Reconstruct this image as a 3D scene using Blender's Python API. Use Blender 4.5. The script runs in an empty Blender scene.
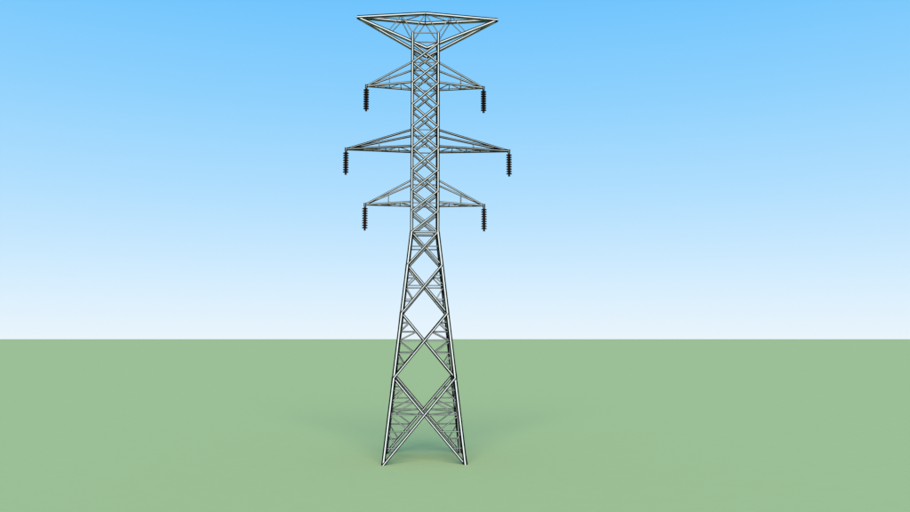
import bpy, math, random
from mathutils import Vector, Matrix
S = bpy.context.scene
S.view_settings.view_transform='Standard'; S.view_settings.look='None'; S.view_settings.exposure=0

# ---------------- materials ----------------
def mat(name, col, rough=0.6, metal=0.0, var=0.06, scale=3.0):
    m=bpy.data.materials.new(name); m.use_nodes=True
    nt=m.node_tree; b=nt.nodes['Principled BSDF']
    b.inputs['Roughness'].default_value=rough; b.inputs['Metallic'].default_value=metal
    tc=nt.nodes.new('ShaderNodeTexCoord'); n=nt.nodes.new('ShaderNodeTexNoise')
    n.inputs['Scale'].default_value=scale; n.inputs['Detail'].default_value=4
    r=nt.nodes.new('ShaderNodeValToRGB')
    r.color_ramp.elements[0].position=.3; r.color_ramp.elements[1].position=.7
    r.color_ramp.elements[0].color=(*[c*(1-var) for c in col],1)
    r.color_ramp.elements[1].color=(*[min(1,c*(1+var)) for c in col],1)
    nt.links.new(tc.outputs['Object'],n.inputs['Vector'])
    nt.links.new(n.outputs['Fac'],r.inputs['Fac']); nt.links.new(r.outputs['Color'],b.inputs['Base Color'])
    return m
M_STEEL=mat('galvanised_steel',(.70,.68,.65),1.0,0,.05,1.5)
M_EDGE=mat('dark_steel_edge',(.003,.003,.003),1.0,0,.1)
M_INS=mat('brown_porcelain',(.020,.006,.003),.7,0,.2)
M_CAP=mat('insulator_cap_steel',(.012,.012,.012),.7,0,.1)
for m_,sp in ((M_STEEL,0),(M_EDGE,0),(M_INS,.08),(M_CAP,.08)): m_.node_tree.nodes['Principled BSDF'].inputs['Specular IOR Level'].default_value=sp

# ---------------- lattice helper ----------------
class Lattice:
    def __init__(s,name): s.n=name; s.v=[]; s.f=[]; s.m=[]
    def bar(s,a,b,w,edge=.26,ref=None):
        a=Vector(a); b=Vector(b); d=(b-a).normalized()
        up=Vector(ref) if ref else Vector((0,1,0))
        if abs(d.dot(up.normalized()))>.93: up=Vector((1,0,0))
        x=d.cross(up).normalized(); y=x.cross(d).normalized(); h=w/2
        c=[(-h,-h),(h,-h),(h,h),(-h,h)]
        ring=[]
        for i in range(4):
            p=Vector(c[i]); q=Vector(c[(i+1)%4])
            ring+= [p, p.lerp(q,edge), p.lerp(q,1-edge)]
        base=len(s.v); n=12
        for P in (a,b):
            for r in ring: s.v.append(P+x*r.x+y*r.y)
        for i in range(n):
            j=(i+1)%n
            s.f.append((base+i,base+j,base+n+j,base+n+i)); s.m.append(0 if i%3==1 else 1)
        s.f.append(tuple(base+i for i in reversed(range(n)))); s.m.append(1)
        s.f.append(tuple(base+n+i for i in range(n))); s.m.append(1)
    def build(s,parent):
        me=bpy.data.meshes.new(s.n); me.from_pydata(s.v,[],s.f)
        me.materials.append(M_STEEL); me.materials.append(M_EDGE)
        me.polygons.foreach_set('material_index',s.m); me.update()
        o=bpy.data.objects.new(s.n,me); S.collection.objects.link(o); o.parent=parent
        return o

tower=bpy.data.objects.new('transmission_tower',None); S.collection.objects.link(tower)
tower.location=(-3.17,84,0); tower.rotation_euler=(0,0,math.radians(3))

HW=1.35; ZW=23.02; ZT=44.15; BW=3.97
def hw(z): return HW if z>=ZW else BW+(HW-BW)*z/ZW
def corner(i,z):
    w=hw(z); sx,sy=[(-1,-1),(1,-1),(1,1),(-1,1)][i%4]
    return Vector((sx*w,sy*w,z))

# main legs
legs=Lattice('corner_legs')
for i in range(4):
    legs.bar(corner(i,0)-Vector((0,0,.05)),corner(i,ZW),.38,.35)
    legs.bar(corner(i,ZW),corner(i,ZT),.32,.36)
legs.build(tower)

# splayed lower part
low=Lattice('lower_bracing')
Z=[0,8.27,14.69,19.58,ZW]
for i in range(4):
    for k in range(4):
        z0,z1=Z[k],Z[k+1]
        A,B,C,D=corner(i,z0),corner(i+1,z0),corner(i,z1),corner(i+1,z1)
        a,b=hw(z0),hw(z1); t=a/(a+b); X=A.lerp(D,t); zx=X.z
        wd=[.27,.26,.25,.22][k]
        nrm=(X-Vector((0,0,X.z))).normalized()*.08
        low.bar(A+nrm,D+nrm,wd,.36,nrm); low.bar(B-nrm*.6,C-nrm*.6,wd,.36,nrm)
        # horizontal at crossing
        low.bar(corner(i,zx),corner(i+1,zx),.12,.37,nrm)
        # redundant members both sides
        for (l0,dg1,ii) in ((A,C,i),(B,D,i+1)):
            n=[2,2,1,0][k]
            fr=[j/(n+1) for j in range(1,n+1)]
            for f in fr:
                p=l0.lerp(X,f); low.bar(corner(ii,p.z),p,.12,.38,nrm)
                nz=l0.lerp(X,min(1,f+1/(n+1)))
                low.bar(p,corner(ii,nz.z),.12,.38,nrm)
            for f in fr:
                p=X.lerp(dg1,f); low.bar(corner(ii,p.z),p,.12,.38,nrm)
                pz=X.lerp(dg1,max(0,f-1/(n+1)))
                low.bar(p,corner(ii,pz.z),.12,.38,nrm)
for i in range(4): low.bar(corner(i,ZW),corner(i+1,ZW),.22,.35)
zx=4.7
mid=[corner(i,zx).lerp(corner(i+1,zx),.5) for i in range(4)]
for i in range(4): low.bar(mid[i],mid[(i+1)%4],.09,.38)
low.build(tower)

# straight upper shaft
sh=Lattice('shaft_bracing')
LV=[ZW,25.2,27.3,29.5,31.85,34.1,36.4,38.73,40.95,43.0]
for i in range(4):
    for k in range(len(LV)-1):
        A,B,C,D=corner(i,LV[k]),corner(i+1,LV[k]),corner(i,LV[k+1]),corner(i+1,LV[k+1])
        nrm=((A+B)/2); nrm.z=0; nrm=nrm.normalized()*.08
        wd=.22 if i%2==0 else .14
        sh.bar(A+nrm,D+nrm,wd,.35,nrm); sh.bar(B-nrm*.5,C-nrm*.5,wd,.35,nrm)
    for z in (26.04,28.44,31.9,33.75,38.73,40.95,ZT):
        sh.bar(corner(i,z),corner(i+1,z),.10,.36)
sh.build(tower)

# cross arms
def arm(name,s,L,zt,zu,n,wc,ed):
    a=Lattice(name)
    T=Vector((s*L,0,zt))
    bot=[Vector((s*HW,sy*HW,zt+.1)) for sy in (-1,1)]
    top=[Vector((s*HW,sy*HW,zu)) for sy in (-1,1)]
    for p in bot: a.bar(T,p,wc,ed)
    for p in top: a.bar(T,p,wc*.9,ed)
    for k in range(1,n+1):
        f=k/(n+1); g=(k-1)/(n+1)
        p0,p1=bot[0].lerp(T,f),bot[1].lerp(T,f)
        a.bar(p0,p1,.09,.36,(0,0,1))
        q=bot[1 if k%2 else 0].lerp(T,g); a.bar((p0 if k%2 else p1),q,.09,.36,(0,0,1))
    for j in range(2):
        a.bar(bot[j].lerp(T,.5),top[j].lerp(T,.5),.07,.38)
    a.bar(T+Vector((0,0,.16)),T-Vector((0,0,.22)),.26,.45)
    a.build(tower)
    return T

def insulator(name,T,length=2.55,n=9):
    prof=[]; top=-.15
    pitch=(length-.3)/n
    prof+= [(0.0,0.02),(.06,0.02),(.06,top)]
    segs=[]
    for k in range(n):
        z=top-.08-k*pitch
        segs+= [(.13,z),(.18,z-.02),(.29,z-.08),(.31,z-.14),(.20,z-.15),(.13,z-.18)]
    prof+=segs
    zb=top-.08-n*pitch
    prof+= [(.07,zb),(.12,zb-.03),(.12,zb-.14),(0.0,zb-.16)]
    N=16; v=[];f=[];m=[]
    for r,z in prof:
        for j in range(N):
            an=2*math.pi*j/N; v.append((r*math.cos(an),r*math.sin(an),z))
    for i in range(len(prof)-1):
        for j in range(N):
            f.append((i*N+j,(i+1)*N+j,(i+1)*N+(j+1)%N,i*N+(j+1)%N))
            m.append(0 if 3<=i<3+len(segs) else 1)
    me=bpy.data.meshes.new(name); me.from_pydata(v,[],f)
    me.materials.append(M_INS); me.materials.append(M_CAP)
    me.polygons.foreach_set('material_index',m); me.update()
    o=bpy.data.objects.new(name,me); S.collection.objects.link(o); o.parent=tower
    o.location=T-Vector((0,0,.1))

c=0
for (zt,zu,Ll,Lr,tag,n,wc,ed) in ((26.04,28.44,6.22,6.22,'lower',3,.19,.37),(31.9,33.75,8.27,8.9,'middle',4,.22,.43),(38.73,41.0,6.22,6.22,'upper',3,.19,.37)):
    for s,L,side in ((-1,Ll,'left'),(1,Lr,'right')):
        T=arm(f'{tag}_crossarm_{side}',s,L,zt,zu,n,wc,ed); c+=1
        insulator(f'insulator_string_{c}',T)

# earth-wire peak: flat rhombic frame carried on two V trusses
pk=Lattice('earth_wire_peak')
ZP=46.25
TL=Vector((-7.25,0,ZP)); TR=Vector((7.75,0,ZP))
for sy in (-1,1):
    F=Vector((0,sy*HW,ZP)); V=Vector((.15,sy*HW,42.5))
    for T in (TL,TR):
        pk.bar(T,F,.32,.33,(0,0,1)); pk.bar(T,V,.30,.33)
        s=-1 if T is TL else 1
        Cn=Vector((s*HW,sy*HW,ZT))
        pk.bar(Cn,F,.10,.38)
        pk.bar(Cn,F.lerp(T,.35),.10,.38)
        pk.bar(V.lerp(T,.55),F.lerp(T,.35),.08,.38)
for T in (TL,TR):
    for f in (.0,.35):
        pk.bar(Vector((0,-HW,ZP)).lerp(T,f),Vector((0,HW,ZP)).lerp(T,f),.09,.38,(0,0,1))
    pk.bar(Vector((0,-HW,ZP)),Vector((0,HW,ZP)).lerp(T,.35),.09,.38,(0,0,1))
pk.build(tower)

# ---------------- ground ----------------
v=[(0,80,0)];f=[];N=96
R=[60,150,400,1000,3000,10000,30000,90000]
for r in R:
    for j in range(N):
        a=2*math.pi*j/N; v.append((r*math.cos(a),r*math.sin(a)+80,0))
for j in range(N): f.append((0,1+j,1+(j+1)%N))
for k in range(len(R)-1):
    for j in range(N):
        a=1+k*N+j;b=1+k*N+(j+1)%N; f.append((a,a+N,b+N,b))
me=bpy.data.meshes.new('ground'); me.from_pydata(v,[],f); me.update()
g=bpy.data.objects.new('ground',me); S.collection.objects.link(g)
gm=mat('short_grass',(.405,.455,.199),1.0,0,.008,.6)
gm.node_tree.nodes['Principled BSDF'].inputs['Specular IOR Level'].default_value=0
me.materials.append(gm)

# ---------------- sky + sun ----------------
EL,AZ=33,178   # degrees; the sun stands behind the camera, its disc widened to keep the tower's shadow faint
w=bpy.data.worlds.new('World'); S.world=w; w.use_nodes=True
nt=w.node_tree; nt.nodes.clear()
out=nt.nodes.new('ShaderNodeOutputWorld'); bg=nt.nodes.new('ShaderNodeBackground')
sky=nt.nodes.new('ShaderNodeTexSky'); sky.sky_type='NISHITA'; sky.sun_disc=False
sky.sun_elevation=math.radians(EL); sky.sun_rotation=math.radians(AZ)
tc=nt.nodes.new('ShaderNodeTexCoord'); sep=nt.nodes.new('ShaderNodeSeparateXYZ')
ramp=nt.nodes.new('ShaderNodeValToRGB'); ramp.color_ramp.interpolation='LINEAR'
def lin(c): return tuple(((x/255+.055)/1.055)**2.4 if x>10 else x/255/12.92 for x in c)
stops=[(0.0,(235,246,254)),(.05,(219,240,255)),(.10,(202,233,255)),(.17,(178,224,255)),(.28,(144,211,255)),(.40,(110,197,255)),(.9,(90,180,250))]
cr=ramp.color_ramp
while len(cr.elements)<len(stops): cr.elements.new(.5)
for e,(p,cc) in zip(cr.elements,stops): e.position=p; e.color=(*lin(cc),1)
bg.inputs['Strength'].default_value=.1
mul=nt.nodes.new('ShaderNodeVectorMath'); mul.operation='SCALE'; mul.inputs['Scale'].default_value=10.0
mix=nt.nodes.new('ShaderNodeMix'); mix.data_type='RGBA'; mix.inputs['Factor'].default_value=.97
L=nt.links.new
L(tc.outputs['Generated'],sep.inputs[0]); L(sep.outputs['Z'],ramp.inputs['Fac'])
L(ramp.outputs['Color'],mul.inputs[0]); L(sky.outputs['Color'],mix.inputs['A']); L(mul.outputs[0],mix.inputs['B'])
L(mix.outputs['Result'],bg.inputs['Color']); L(bg.outputs[0],out.inputs[0])

sl=bpy.data.lights.new('sun','SUN'); sl.energy=3.8; sl.angle=math.radians(45); sl.color=(1,.96,.89)
so=bpy.data.objects.new('sun',sl); S.collection.objects.link(so)
e=math.radians(EL); az=math.radians(AZ)
d=Vector((math.sin(az)*math.cos(e),math.cos(az)*math.cos(e),math.sin(e)))
so.rotation_euler=d.to_track_quat('Z','Y').to_euler(); so.location=(0,0,100)

# ---------------- camera ----------------
cd=bpy.data.cameras.new('camera'); cam=bpy.data.objects.new('camera',cd); S.collection.objects.link(cam)
cd.sensor_fit='HORIZONTAL'; cd.sensor_width=36; cd.lens=36*812/910
cd.clip_start=.5; cd.clip_end=300000
cam.location=(0,0,12.09); cam.rotation_euler=(math.radians(90+5.84),0,0)
S.camera=cam
